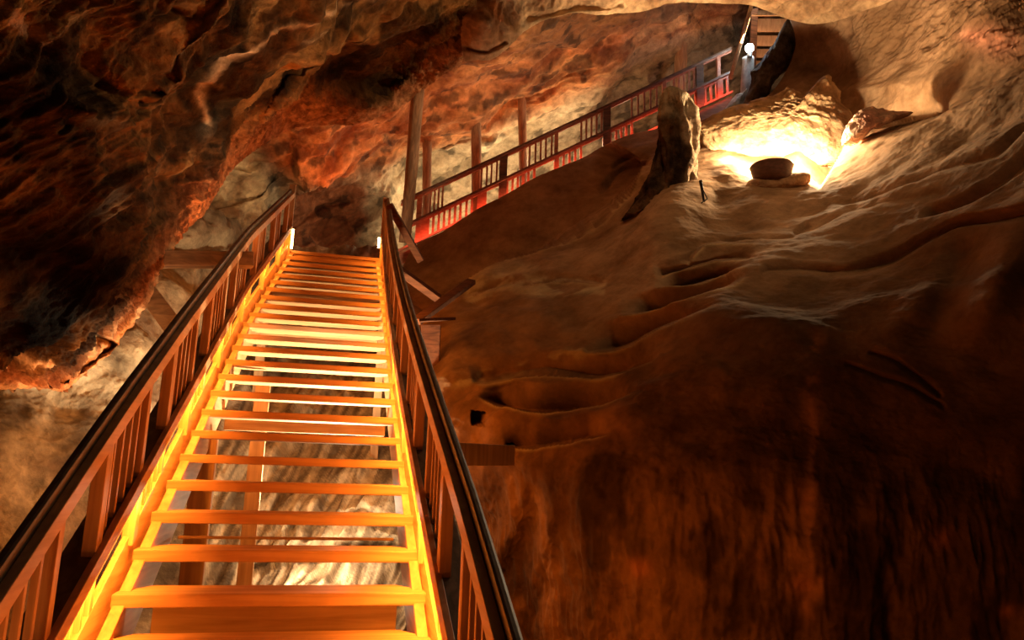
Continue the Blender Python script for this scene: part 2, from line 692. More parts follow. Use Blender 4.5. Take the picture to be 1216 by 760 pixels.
# ---------------------------------------------------------------- loose timbers tying the stairs to the rock
def timber(name, label, a, b, w, h, mat, cat='timber', up=Z3, group=None):
    o = link_mesh(name, *beam_mesh(a, b, w, h, up), mat, None, False, .006)
    return props(o, label, cat, group)


timber('tie_beam', 'horizontal plank beam left of the staircase, ending at the overhanging rock', at(190, 308, 7.0), at(300, 309, 7.4), .16, .14, W_PLANK, 'beam')
timber('brace_board', 'slanting pale board propped below the overhanging rock, left of the staircase', at(150, 314, 7.1), at(236, 428, 6.6), .04, .17, W_PLANK, 'board', up=RT)
timber('tie_beam', 'short red beam joining the right railing to the red rock wall', at(530, 539, 5.15), at(604, 541, 5.75), .12, .155, W_POST, 'beam')
timber('brace_board', 'upper slanting red brace beside the head of the staircase', at(462, 243, 10.9), at(500, 310, 11.2), .09, .10, W_BRACE, 'board', up=RT)
timber('brace_board', 'lower slanting red brace behind the right railing', at(470, 318, 9.4), at(521, 355, 9.7), .08, .10, W_BRACE, 'board', up=RT)
timber('brace_board', 'long red board rising away to the right behind the right railing', at(494, 382, 8.6), at(560, 334, 9.6), .06, .12, W_BRACE, 'board', up=RT)
timber('tie_beam', 'dark red shelf plank between the right railing and the rock edge', at(488, 381, 8.2), at(532, 379, 8.8), .22, .035, W_BRACE, 'beam')
timber('upright_board', 'short upright dark red board under the shelf plank behind the right railing', at(512, 386, 8.55), at(508, 470, 8.3), .05, .22, W_BRACE, 'board', up=RT)


# ================================================================== ROCK
def rbf(ctrl):
    c = np.array(ctrl, float)
    X = c[:, :2] / 100
    y = np.log(c[:, 2])
    n = len(c)

    def phi(r2):
        return .5 * r2 * np.log(np.maximum(r2, 1e-12))
    K = phi(((X[:, None] - X[None]) ** 2).sum(-1)) + np.eye(n) * 2e-3
    Pm = np.hstack([np.ones((n, 1)), X])
    M = np.block([[K, Pm], [Pm.T, np.zeros((3, 3))]])
    w = np.linalg.solve(M, np.concatenate([y, np.zeros(3)]))

    def f(px, py):
        Q = np.stack([px, py], -1).reshape(-1, 2) / 100
        r2 = ((Q[:, None] - X[None]) ** 2).sum(-1)
        o = phi(r2) @ w[:n] + w[n] + Q @ w[n + 1:]
        return np.exp(o).reshape(px.shape)
    return f


def at_np(px, py, D):
    return CAM + D[..., None] * (FW + RT * ((px - 608) / FPX)[..., None] - UP * ((py - 380) / FPX)[..., None])


def resample(poly, n):
    p = np.array(poly, float)
    # Catmull-Rom smoothing between the given points
    t = np.linspace(0, len(p) - 1, n)
    i = np.clip(t.astype(int), 0, len(p) - 2)
    f = (t - i)[:, None]
    g = lambda j: p[np.clip(j, 0, len(p) - 1)]
    p0, p1, p2, p3 = g(i - 1), g(i), g(i + 1), g(i + 2)
    return .5 * (2 * p1 + (p2 - p0) * f + (2 * p0 - 5 * p1 + 4 * p2 - p3) * f ** 2 + (3 * p1 - p0 - 3 * p2 + p3) * f ** 3)


def seg_dist(px, py, poly):
    """distance to a polyline, sign (+ above it on the picture) and position 0..1 along it"""
    p = resample(poly, max(12, len(poly) * 5))
    best = np.full(px.shape, 1e9)
    sg = np.zeros(px.shape)
    tt = np.zeros(px.shape)
    n = len(p) - 1
    for i in range(n):
        a, b = p[i], p[i + 1]
        d = b - a
        L2 = (d ** 2).sum() + 1e-9
        t = np.clip(((px - a[0]) * d[0] + (py - a[1]) * d[1]) / L2, 0, 1)
        qx, qy = a[0] + t * d[0], a[1] + t * d[1]
        r = np.hypot(px - qx, py - qy)
        mk = r < best
        best = np.where(mk, r, best)
        cr = d[0] * (py - a[1]) - d[1] * (px - a[0])
        sg = np.where(mk, -np.sign(cr), sg)
        tt = np.where(mk, (i + t) / n, tt)
    return best, sg, tt


def smooth01(x):
    x = np.clip(x, 0, 1)
    return x * x * (3 - 2 * x)


def ledge(px, py, poly, w, amp, tip=.18):
    """recess that deepens towards the polyline from above and stops there in a sharp lip"""
    d, s, t = seg_dist(px, py, poly)
    env = smooth01(t / tip) * smooth01((1 - t) / tip)
    return np.where(s > 0, amp * env * np.clip(1 - d / w, 0, 1) ** 1.15 * smooth01(d / 3.6), 0)


def crack(px, py, poly, w, amp, tip=.1):
    d, s, t = seg_dist(px, py, poly)
    env = smooth01(t / tip) * smooth01((1 - t) / tip)
    return amp * env * np.exp(-(d / w) ** 2)


def bump_blob(px, py, cx, cy, rx, ry, amp, rot=0):
    c, s = math.cos(rot), math.sin(rot)
    u = ((px - cx) * c + (py - cy) * s) / rx
    v = (-(px - cx) * s + (py - cy) * c) / ry
    return amp * np.exp(-(u * u + v * v))


def grid_normals(P):
    du = np.gradient(P, axis=0)
    dv = np.gradient(P, axis=1)
    n = np.cross(du, dv)
    n /= np.linalg.norm(n, axis=-1)[..., None] + 1e-12
    # towards the camera
    s = np.sign(((CAM - P) * n).sum(-1))
    return n * s[..., None]


def grid_faces(nu, nv):
    i, j = np.meshgrid(np.arange(nu - 1), np.arange(nv - 1), indexing='ij')
    a = i * nv + j
    return np.stack([a, a + 1, a + nv + 1, a + nv], -1).reshape(-1, 4)


def patch(name, Aedge, Bedge, depth, nu, nv, disp, tint, mat, lipA=0, power=1.0, kind='structure', detail=None, smooth=True):
    """rock skin between two long edges; depth(px,py); disp(P,px,py) metres outward;
    lipA > 0: the skin curls round edge A and runs back into the rock with that thickness"""
    a, b = resample(Aedge, nu), resample(Bedge, nu)
    t = np.linspace(0, 1, nv) ** power
    px = a[:, None, 0] * (1 - t) + b[:, None, 0] * t
    py = a[:, None, 1] * (1 - t) + b[:, None, 1] * t
    D = depth(px, py)
    N = grid_normals(at_np(px, py, D))
    if detail is not None:
        D = D + detail(px, py, D)
    P = at_np(px, py, D)
    dz = disp(P.reshape(-1, 3), px.ravel(), py.ravel()).reshape(px.shape)
    if lipA:
        dz = dz * (.25 + .75 * smooth01(t / .08))[None]
    P = P + N * dz[..., None]
    C = tint(P.reshape(-1, 3), px.ravel(), py.ravel(), dz.ravel()).reshape(*px.shape, 3)
    if lipA:
        rows, cols = [], []
        view = (P[:, 0] - CAM)
        view /= np.linalg.norm(view, axis=-1)[:, None]
        inn = P[:, min(6, nv - 1)] - P[:, 0]
        inn /= np.linalg.norm(inn, axis=-1)[:, None]
        for s in (1.0, .8, .6, .4, .25, .12, .04):
            th = s * math.pi / 2
            q = P[:, 0] + view * lipA * math.sin(th) * 1.0 + inn * lipA * .9 * (1 - math.cos(th))
            q = q + view * lipA * (1.6 if s == 1.0 else 0)
            rows.append(q)
            cols.append(C[:, 0])
        P = np.concatenate([np.stack(rows, 1), P], 1)
        C = np.concatenate([np.stack(cols, 1), C], 1)
    nv2 = P.shape[1]
    o = link_mesh(name, P.reshape(-1, 3), grid_faces(nu, nv2), mat, None, smooth, 0, C.reshape(-1, 3))
    # faces should look at the viewer
    if kind: o['kind'] = kind
    return o


def mix(a, b, t):
    t = np.clip(t, 0, 1)[..., None]
    return np.array(a) * (1 - t) + np.array(b) * t


# ---------------------------------------------------------------- right wall
RC = [(1400, 900, 4.0), (1216, 760, 4.6), (1000, 760, 4.75), (800, 760, 5.05), (680, 760, 5.5), (620, 760, 6.0), (560, 860, 6.6),
      (610, 690, 6.2), (575, 610, 6.35), (595, 545, 6.0), (545, 480, 7.3), (530, 400, 8.8), (515, 385, 9.4), (700, 600, 5.4),
      (900, 600, 5.0), (1216, 500, 5.0), (1400, 500, 4.7), (900, 400, 6.2), (700, 470, 6.5), (600, 410, 8.0), (650, 350, 9.3), (560, 350, 10.2),
      (500, 300, 13.2), (480, 330, 12.6), (600, 245, 13.2), (700, 190, 13.8), (785, 155, 14.2), (640, 275, 11.6), (740, 240, 11.2), (820, 300, 8.6),
      (850, 240, 10.0), (800, 215, 10.6), (910, 222, 10.1), (860, 205, 10.6), (860, 175, 11.8), (850, 150, 12.8), (900, 190, 11.2), (940, 182, 11.3), (960, 160, 11.9),
      (1000, 300, 7.2), (1216, 300, 5.8), (1400, 200, 5.2), (1216, 150, 7.2), (1216, 0, 9.2), (1300, -120, 9.5), (1050, 180, 9.2), (1000, 230, 9.0), (1100, 130, 9.6),
      (950, 110, 13.5), (1000, 110, 13.2), (1000, 60, 13.4), (960, 20, 13.6), (930, -60, 13.0), (1080, 20, 11.6), (900, 122, 13.8), (1000, -120, 12), (650, 560, 5.7), (1000, 450, 5.6)]
rdepth = rbf(RC)
LEDGES = [([(819, 313), (824, 302), (835, 293), (850, 290), (870, 291), (905, 294)], 12, .13, .1),
          ([(780, 329), (800, 321), (829, 315), (855, 311), (900, 314)], 16, .22, .12),
          ([(775, 342), (800, 340), (829, 336), (860, 331), (898, 324)], 22, .42, .35),
          ([(735, 379), (760, 376), (783, 370), (829, 358), (872, 347), (893, 330)], 24, .45, .35),
          ([(690, 415), (720, 412), (743, 408), (786, 396), (829, 386), (862, 374)], 24, .45, .35),
          ([(560, 455), (579, 449), (609, 441), (651, 439), (694, 442), (735, 438), (785, 427)], 24, .42, .15),
          ([(565, 470), (580, 476), (599, 481), (641, 487), (681, 484), (727, 480), (762, 474)], 32, .55, .3),
          ([(590, 526), (640, 528), (680, 527), (725, 520)], 26, .28, .2),
          ([(905, 336), (923, 333), (954, 326), (1002, 321), (1039, 310), (1091, 293), (1140, 280), (1216, 272), (1300, 255)], 13, .22, .08),
          ([(972, 226), (985, 206), (1000, 181), (1015, 160), (1045, 148), (1085, 140), (1125, 128)], 34, .9, .08),
          ([(850, 288), (892, 284), (937, 284), (950, 276), (965, 266)], 9, .12, .15),
          ([(940, 279), (992, 261), (1060, 243), (1130, 230)], 10, .10, .15),
          ([(985, 249), (1060, 227), (1116, 212), (1160, 203), (1197, 190), (1240, 150)], 14, .18, .1),
          ([(1090, 262), (1150, 250), (1200, 225), (1240, 190)], 16, .22, .15),
          ([(496, 380), (533, 347), (585, 319), (658, 286), (717, 252), (748, 226), (770, 190)], 60, 1.2, .06),
          ([(545, 358), (580, 348), (620, 341), (665, 334), (722, 333)], 10, .18, .1),
          ([(528, 385), (548, 380), (580, 384), (600, 378)], 7, .08, .2),
          ([(545, 470), (575, 462), (615, 450)], 6, .06, .2),
          ([(715, 232), (735, 210), (755, 203), (775, 200)], 10, .3, .15),
          ([(728, 203), (750, 190), (772, 188)], 8, .25, .15)]


def rdetail(px, py, D):
    o = np.zeros(px.shape)
    for poly, w, amp, tip in LEDGES:
        o += ledge(px, py, poly, w * 1.25, amp * 1.35, tip)
    o += crack(px, py, [(1030, 425), (1060, 432), (1090, 448), (1120, 470)], 3, .06)
    o += crack(px, py, [(1000, 440), (1040, 450), (1080, 460), (1125, 482)], 3, .05)
    # square hole and notch in the red edge of the wall
    o += np.where((np.abs(px - 566) < 7.5) & (np.abs(py - 495) < 8), .5, 0)
    o += np.where((np.abs(px - 602) < 5) & (np.abs(py - 524) < 3.5), .3, 0)
    # vertical fluting low on the left edge of the wall
    fl = smooth01((py - 545) / 80) * smooth01((760 - px) / 120)
    o += fl * .09 * np.sin((px + (py - 600) * .22 + 7 * np.sin(py / 37)) / 7.5) * (.5 + .5 * np.sin(px / 31 + py / 90))
    o -= bump_blob(px, py, 778, 262, 48, 62, .45, .35)
    # bulge beside the pit of light, and far rolling relief
    o += bump_blob(px, py, 1130, 320, 60, 30, .25, -.6)
    o += bump_blob(px, py, 1180, 340, 30, 60, -.25, .5)
    o += bump_blob(px, py, 1100, 345, 22, 50, -.18, .6)
    return o


def rdisp(P, px, py):
    n = fbm(P * .55, 4, .42) * .16
    q = P * np.array([1.6, 1.6, 3.4])
    n += fbm(q, 5, .5) * .027
    n += fbm(P * 9, 3, .6) * .005
    low = smooth01((py - 480) / 200)
    n += low * fbm(P * np.array([3.5, 3.5, .7]), 4, .6, True) * .035
    ur = smooth01((px - 930) / 60) * smooth01((110 - py) / 80)
    n += ur * fbm(P * np.array([2, 2, 4.]), 4, .6, True) * .035
    return n


def rtint(P, px, py, dz):
    n = fbm(P * 1.1, 4)
    c = mix((.23, .135, .072), (.35, .22, .13), .5 + n)
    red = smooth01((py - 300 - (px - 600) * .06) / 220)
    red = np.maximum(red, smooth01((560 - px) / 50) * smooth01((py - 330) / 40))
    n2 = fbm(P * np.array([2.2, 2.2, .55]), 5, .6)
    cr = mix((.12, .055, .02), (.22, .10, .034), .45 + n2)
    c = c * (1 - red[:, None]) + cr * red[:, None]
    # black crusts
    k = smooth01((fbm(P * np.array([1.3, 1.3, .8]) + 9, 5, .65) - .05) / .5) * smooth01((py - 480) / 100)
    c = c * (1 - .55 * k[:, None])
    # pale drip streaks
    for (x, w, y0, y1, s) in ((965, 9, 385, 760, .8), (998, 6, 470, 640, .5), (940, 14, 560, 700, .4), (905, 10, 590, 720, .3), (1140, 12, 560, 680, .3)):
        wob = 5 * np.sin(py / 23 + x) + 3 * np.sin(py / 9)
        m_ = np.exp(-((px - x - wob) / w) ** 2) * smooth01((py - y0) / 25) * smooth01((y1 - py) / 40) * smooth01((n2 + .28) / .3)
        c = mix_c(c, (.52, .22, .085), m_ * s)
    for (x, y, r) in ((762, 672, 14), (953, 695, 16), (1198, 726, 9), (1122, 640, 14)):
        m_ = np.exp(-(((px - x) ** 2 + (py - y) ** 2) / r ** 2) * 1.4)
        c = mix_c(c, (.50, .17, .06), m_ * .75)
    # grey salt skin on the shoulder
    d, s, t = seg_dist(px, py, [(562, 350), (600, 335), (640, 342), (720, 338)])
    m_ = smooth01((15 - d) / 8) * smooth01((fbm(P * 3, 3) + .3) / .3) * smooth01((720 - px) / 4)
    c = mix_c(c, (.50, .43, .28), m_ * .65)
    d, s, t = seg_dist(px, py, [(560, 338), (600, 318), (632, 320)])
    c = mix_c(c, (.50, .43, .28), smooth01((14 - d) / 10) * .5)
    d, s, t = seg_dist(px, py, [(535, 455), (590, 440), (640, 425), (700, 408)])
    c = mix_c(c, (.42, .33, .18), smooth01((12 - d) / 10) * smooth01((fbm(P * 4, 3) + .2) / .3) * .5)
    # pale lines painted where light from above would catch the terrace lips
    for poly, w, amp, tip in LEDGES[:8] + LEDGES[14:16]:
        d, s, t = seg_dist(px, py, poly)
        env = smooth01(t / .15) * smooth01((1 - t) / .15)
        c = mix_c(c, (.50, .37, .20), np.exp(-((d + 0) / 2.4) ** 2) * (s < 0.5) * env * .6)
    # pink salt high on the right
    m_ = np.exp(-((px - 1180) / 26) ** 2 - ((py - 48) / 15) ** 2) + np.exp(-((px - 1155) / 16) ** 2 - ((py - 42) / 6) ** 2)
    c = mix_c(c, (.85, .42, .28), m_ * .9)
    return c


def mix_c(c, col, m_):
    m_ = np.clip(m_, 0, 1)[:, None]
    return c * (1 - m_) + np.array(col) * m_


RA = [(600, 900), (590, 800), (570, 700), (535, 600), (505, 520), (495, 450), (483, 395), (468, 345), (480, 315), (495, 290), (530, 272), (560, 252), (600, 230), (636, 211), (668, 197), (692, 187), (718, 172),
      (748, 160), (785, 152), (830, 146), (868, 128), (905, 118), (928, 95), (944, 60), (944, 40), (936, 18), (925, -20), (915, -90)]
RB = [(640, 1000), (720, 1000), (820, 1000), (930, 1000), (1020, 990), (1120, 980), (1230, 950), (1330, 890), (1390, 800), (1400, 740), (1400, 690), (1400, 640), (1400, 600), (1400, 560), (1400, 520), (1400, 480), (1400, 440),
      (1400, 400), (1400, 340), (1400, 260), (1400, 190), (1400, 110), (1400, 40), (1400, -30), (1370, -80), (1300, -110), (1200, -130), (1100, -140)]
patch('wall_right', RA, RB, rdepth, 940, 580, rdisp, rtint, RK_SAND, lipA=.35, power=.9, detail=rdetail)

# ---------------------------------------------------------------- back wall
BC = [(150, 350, 12.2), (200, 300, 12.2), (240, 250, 12.6), (300, 200, 13.2), (345, 225, 15.0), (400, 260, 16.8), (440, 270, 17), (330, 140, 12.0), (400, 165, 13.6), (440, 150, 14.2),
      (480, 190, 16.2), (520, 230, 17.8), (600, 190, 17.6), (700, 140, 17.6), (600, 130, 16.0), (560, 95, 13.8), (660, 60, 14.8), (720, 100, 17.0), (780, 80, 17.4), (820, 40, 17),
      (870, 20, 17.8), (700, 20, 13.4), (870, 100, 18.5), (930, 60, 19), (930, 140, 19), (460, 320, 17), (300, 340, 14), (560, 20, 12), (250, 60, 10), (900, -30, 17), (600, 300, 18), (800, 200, 19), (370, 200, 14.5)]
bdepth = rbf(BC)


def bdetail(px, py, D):
    o = np.zeros(px.shape)
    o += ledge(px, py, [(235, 215), (262, 213), (300, 212), (322, 200)], 10, .5, .1) * -1
    o += ledge(px, py, [(250, 252), (280, 238), (305, 228), (330, 205)], 18, .35, .1)
    o += ledge(px, py, [(345, 203), (370, 205), (400, 210), (440, 198), (475, 176)], 45, 1.1, .1) * -.6
    o += crack(px, py, [(465, 215), (500, 190), (560, 165), (640, 150)], 5, .25)
    o += crack(px, py, [(340, 275), (380, 250), (420, 232)], 3, .15)
    o -= bump_blob(px, py, 455, 255, 14, 45, .5, .3)
    o -= bump_blob(px, py, 230, 190, 60, 20, .5, -.5)
    o -= crack(px, py, [(560, 178), (640, 128), (720, 80), (800, 45), (830, 20)], 16, .5)
    o -= bump_blob(px, py, 770, 85, 10, 14, .35)
    return o


def bcoord(px, py):
    # bedding planes of the rock rise to the right at about twenty-five degrees
    return np.stack([(px * .90 - py * .43) / 90, (px * .43 + py * .90) / 20, px * 0 + 2.5], 1)


def bdisp(P, px, py):
    n = fbm(P * .6, 3) * .3
    n += fbm(bcoord(px, py) + 4, 5, .58) * .16
    n += fbm(P * 6, 3, .6) * .03
    return n


def btint(P, px, py, dz):
    n = fbm(P * .9 + 3, 4)
    grey = mix((.34, .27, .17), (.60, .50, .34), .5 + n)
    redc = mix((.26, .085, .028), (.66, .30, .115), .5 + fbm(bcoord(px, py) * 1.6, 5, .6) + fbm(P * 1.2, 3) * .5)
    # red band of the sloping roof, above a line running up to the right
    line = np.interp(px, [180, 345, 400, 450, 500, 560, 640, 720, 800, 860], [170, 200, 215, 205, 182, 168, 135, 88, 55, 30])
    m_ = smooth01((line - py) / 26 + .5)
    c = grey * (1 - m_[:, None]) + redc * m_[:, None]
    l2 = np.interp(px, [560, 640, 700, 800, 870], [60, 78, 60, 30, 10])
    c = mix_c(c, (.20, .085, .035), smooth01((l2 - py) / 14) * smooth01((px - 590) / 40) * .8)
    c = mix_c(c, (.22, .14, .07), smooth01((px - 690) / 50) * smooth01((py - l2 - 14) / 16) * .75)
    # brown hollow behind the head of the stairs
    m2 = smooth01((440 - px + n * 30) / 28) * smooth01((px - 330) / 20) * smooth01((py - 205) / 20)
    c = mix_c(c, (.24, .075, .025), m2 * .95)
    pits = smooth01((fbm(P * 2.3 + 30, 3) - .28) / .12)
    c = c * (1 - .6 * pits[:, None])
    # tan slabs on the left
    m3 = smooth01((322 - px) / 20) * smooth01((py - 175) / 15)
    c = c * (1 - m3[:, None]) + mix((.36, .22, .11), (.58, .42, .22), .5 + fbm(P * np.array([1, 1, 5.]), 4) * 1.2) * m3[:, None]
    return c


BA = [(140, 330), (190, 360), (260, 370), (330, 370), (400, 360), (470, 350), (560, 330), (680, 290), (800, 230), (900, 180), (980, 150)]
BB = [(120, 60), (180, 10), (260, -10), (340, -20), (420, -30), (500, -50), (600, -60), (700, -70), (800, -80), (900, -90), (980, -90)]
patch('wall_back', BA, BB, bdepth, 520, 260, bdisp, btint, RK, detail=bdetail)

# ---------------------------------------------------------------- left and under the stairs
LC = [(-150, 470, 6.6), (0, 470, 7.0), (0, 620, 6.2), (0, 760, 5.6), (100, 500, 7.4), (170, 400, 8.8), (200, 330, 10.4), (250, 280, 11.8), (300, 310, 13.0), (300, 500, 9.8),
      (250, 600, 8.3), (400, 500, 10.2), (400, 600, 8.8), (440, 680, 7.7), (350, 650, 8.0), (300, 720, 7.3), (500, 600, 8.6), (400, 400, 12.5), (450, 330, 14.5), (200, 700, 7.0), (480, 760, 7.0), (640, 720, 7.8),
      (300, 900, 6.0), (0, 950, 4.8), (640, 500, 10), (560, 400, 13), (100, 650, 6.6), (-150, 900, 4.8)]
ldepth = rbf(LC)


def ldetail(px, py, D):
    o = np.zeros(px.shape)
    m_ = smooth01((px - 215) / 30)
    ph = (px - 330 + (py - 560) * .62) / 13
    o += m_ * .03 * np.abs(np.sin(ph + 1.4 * np.sin(py / 40))) * smooth01((py - 470) / 50)
    o += ledge(px, py, [(282, 690), (330, 676), (380, 668), (440, 664), (480, 668)], 26, .55, .1)
    o += ledge(px, py, [(330, 640), (400, 628), (470, 632)], 14, .25, .15)
    o += crack(px, py, [(372, 480), (360, 540), (340, 580), (310, 640)], 6, .22)
    o += ledge(px, py, [(170, 262), (205, 300), (250, 300), (290, 292)], 20, .3, .1)
    return o


def ldisp(P, px, py):
    n = fbm(P * .8 + 7, 3) * .2
    u = np.stack([(px + (py - 560) * .55) / 20, (py - (px - 300) * .4) / 130, P[:, 1] * .2], 1)
    w_ = smooth01((px - 205) / 50)
    n += w_ * fbm(u, 4, .55) * .10 + (1 - w_) * fbm(P * 2.2 + 1, 4, .6) * .04
    n += fbm(P * 11, 3, .6) * .010
    return n


def ltint(P, px, py, dz):
    n = fbm(P * 1.3 + 5, 5, .6)
    c = mix((.15, .11, .07), (.46, .36, .23), .5 + n * 1.3)
    m_ = smooth01((px - 205) / 40) * smooth01((py - 430) / 40)
    u = np.stack([(px + (py - 560) * .55) / 11, (py - (px - 300) * .4) / 110, P[:, 1] * .1 + 9], 1)
    s = fbm(u, 5, .62)
    pale = mix((.20, .15, .10), (.60, .49, .34), .5 + s * 1.5)
    c = c * (1 - m_[:, None]) + pale * m_[:, None]
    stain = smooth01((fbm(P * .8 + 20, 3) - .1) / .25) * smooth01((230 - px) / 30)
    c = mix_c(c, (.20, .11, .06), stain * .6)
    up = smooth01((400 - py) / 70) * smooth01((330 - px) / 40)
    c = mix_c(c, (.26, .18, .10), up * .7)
    return c


LA = [(-220, 380), (-100, 370), (0, 350), (80, 310), (150, 262), (210, 245), (280, 262), (340, 285), (420, 295), (500, 300), (600, 330), (660, 360)]
LB = [(-220, 1000), (-120, 1000), (-30, 1000), (60, 1000), (150, 1000), (240, 1000), (330, 1000), (420, 1000), (500, 1000), (570, 1000), (640, 1000), (700, 1000)]
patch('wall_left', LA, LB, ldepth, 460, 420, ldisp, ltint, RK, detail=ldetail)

# ---------------------------------------------------------------- overhanging roof on the left
OC = [(-200, 500, 4.6), (0, 462, 5.2), (80, 448, 5.7), (130, 420, 6.0), (170, 370, 6.5), (200, 315, 7.0), (235, 255, 7.8), (275, 205, 8.8), (335, 150, 10.2), (400, 140, 11.0), (450, 132, 11.4), (500, 108, 11.4), (545, 72, 11.0),
      (560, 10, 10.2), (0, 200, 4.0), (100, 100, 4.6), (0, 0, 3.8), (200, 0, 5.0), (300, 100, 7.2), (400, 0, 7.4), (420, 90, 9.8), (120, 300, 4.9), (200, 150, 6.0), (0, 350, 4.3), (60, 390, 4.9), (500, 20, 9.4), (-200, -100, 3.4),
      (-200, 250, 3.5), (300, -150, 5.6), (560, -150, 8.6), (230, 220, 7.2), (160, 320, 5.7), (470, 60, 10.2)]
odepth = rbf(OC)


def odetail(px, py, D):
    o = np.zeros(px.shape)
    o -= crack(px, py, [(236, 140), (243, 115), (262, 88), (300, 52), (345, 22), (420, -4), (480, -20)], 3, .015)
    o += ledge(px, py, [(180, 95), (205, 55), (235, 20), (270, -10)], 26, .10, .15)
    o += ledge(px, py, [(305, 150), (320, 120), (350, 95), (400, 68), (440, 50)], 30, .20, .15)
    o -= ledge(px, py, [(340, 80), (400, 60), (450, 62), (510, 72)], 40, .4, .1)
    o += bump_blob(px, py, 440, 90, 75, 24, .9, .05)
    o -= bump_blob(px, py, 475, 100, 9, 7, .4)
    o += bump_blob(px, py, 60, 330, 70, 90, .55)
    o += bump_blob(px, py, 250, 155, 26, 55, .55, .4)
    o -= bump_blob(px, py, 85, 130, 34, 18, .28, .1)
    o += bump_blob(px, py, 100, 95, 22, 22, .2)
    o += bump_blob(px, py, 205, 12, 28, 6, .15)
    for (x, y) in ((155, 100), (160, 112), (163, 124), (168, 137)):
        o += crack(px, py, [(x - 18, y + 3), (x, y), (x + 14, y - 6)], 3, .08)
    # frayed broken rim
    o += ledge(px, py, [(50, 452), (90, 438), (140, 410), (112, 395)], 16, .3, .1)
    return o


def odisp(P, px, py):
    n = fbm(P * .7 + 11, 3) * .26
    c, s_ = .80, .60
    u = np.stack([(px * c - py * s_) / 210, (px * s_ + py * c) / 42, P[:, 1] * .15], 1)
    n += fbm(u + 3, 5, .55, True) * .075 + fbm(P * 2.2, 4, .55) * .06
    line = np.interp(px, [-200, 0, 80, 130, 170, 200, 235, 275, 335, 450, 560], [500, 462, 448, 420, 370, 315, 250, 205, 150, 132, 40])
    rim = smooth01(1 - (line - py) / 85) * smooth01((px + 50) / 60)
    n += rim * fbm(P * 5.5, 5, .65, True) * .07
    return n


def otint(P, px, py, dz):
    u = np.stack([(px * .80 - py * .60) / 150, (px * .60 + py * .80) / 26, P[:, 1] * .15], 1)
    n = fbm(P * 1.4 + 2, 5, .6) * .6 + fbm(u, 5, .6) * .8
    c = mix((.10, .047, .016), (.36, .17, .05), .5 + n * 1.1)
    blk = smooth01((fbm(P * .9 + 40, 4, .6) - .02) / .2)
    c = c * (1 - .7 * blk[:, None])
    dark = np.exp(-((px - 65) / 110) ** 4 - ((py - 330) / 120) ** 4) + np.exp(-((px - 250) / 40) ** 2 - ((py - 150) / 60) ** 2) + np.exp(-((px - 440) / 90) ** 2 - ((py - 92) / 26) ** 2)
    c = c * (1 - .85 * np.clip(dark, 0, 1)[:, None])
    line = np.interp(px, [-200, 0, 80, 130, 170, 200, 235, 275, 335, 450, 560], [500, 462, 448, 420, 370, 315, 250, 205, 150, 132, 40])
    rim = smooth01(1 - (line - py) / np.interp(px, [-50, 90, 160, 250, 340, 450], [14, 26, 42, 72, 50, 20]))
    rc = mix((.34, .12, .05), (.66, .30, .14), .5 + fbm(P * 5, 4, .7) * 1.3)  # lamp-lit orange of the rim painted into the colour
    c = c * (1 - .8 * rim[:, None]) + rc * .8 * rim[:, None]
    # white salt vein; the streaks along the rim are painted highlights
    for poly, w, s in (([(-20, 466), (20, 462), (72, 455), (90, 443), (130, 415), (161, 378), (190, 331), (212, 292)], 3.0, .8), ([(2, 456), (25, 438), (58, 427)], 2.2, .7), ([(25, 458), (62, 445), (98, 424), (116, 402)], 3.0, .7), ([(100, 432), (128, 405), (150, 380)], 2.2, .6),
                       ([(236, 140), (243, 115), (262, 88), (300, 52), (345, 22), (420, -4), (480, -20)], 1.9, .9), ([(188, 82), (205, 55), (235, 20), (265, -5)], 2.2, .4), ([(345, 38), (400, 18), (450, 8)], 2, .25)):
        d, sg, t = seg_dist(px, py, poly)
        c = mix_c(c, (.75, .50, .28), np.exp(-(d / w) ** 2) * s)
    m_ = smooth01(1 - (np.abs(py - (18 + px * .55)) / 18)) * smooth01((82 - px) / 25) * smooth01((px + 40) / 30)
    c = mix_c(c, (.62, .38, .24), m_ * .75 * smooth01((fbm(P * 3, 3) + .35) / .4))
    g = np.exp(-((px - 190) / 26) ** 2 - ((py - 225) / 50) ** 2) + np.exp(-((px - 238) / 16) ** 2 - ((py - 165) / 30) ** 2)
    c = mix_c(c, (.11, .09, .06), g * .5)
    return c


OA = [(-220, 490), (-100, 476), (0, 466), (40, 460), (72, 459), (88, 447), (108, 432), (130, 419), (147, 402), (161, 382), (173, 361), (190, 334), (198, 318), (212, 297), (230, 268), (247, 248), (262, 225), (280, 200), (303, 180),
      (332, 163), (362, 152), (400, 148), (440, 140), (480, 124), (510, 102), (535, 84), (548, 72), (550, 50), (556, 20), (562, -60), (565, -160)]
OB = [(-220, 420), (-220, 380), (-220, 340), (-220, 300), (-220, 260), (-220, 220), (-220, 180), (-220, 140), (-220, 100), (-220, 60), (-220, 20), (-220, -30), (-220, -80), (-220, -130), (-180, -170), (-130, -180), (-80, -185), (-20, -190), (50, -190),
      (110, -190), (170, -190), (230, -190), (290, -190), (350, -190), (400, -190), (440, -190), (470, -190), (495, -190), (515, -190), (535, -190), (550, -190)]
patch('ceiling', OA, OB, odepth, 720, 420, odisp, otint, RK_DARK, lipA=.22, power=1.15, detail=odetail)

# ---------------------------------------------------------------- pale roof lip over the upper flight
CC = [(550, 70, 10.4), (560, 10, 10.0), (610, 50, 10.6), (650, 20, 10.8), (700, 12, 11), (800, 2, 11.6), (880, 2, 12.2), (940, 20, 12.6), (700, -100, 9.5), (900, -100, 11), (1100, -60, 11), (560, -160, 9), (1000, 40, 12.6), (1100, 30, 11.4)]
cdepth = rbf(CC)


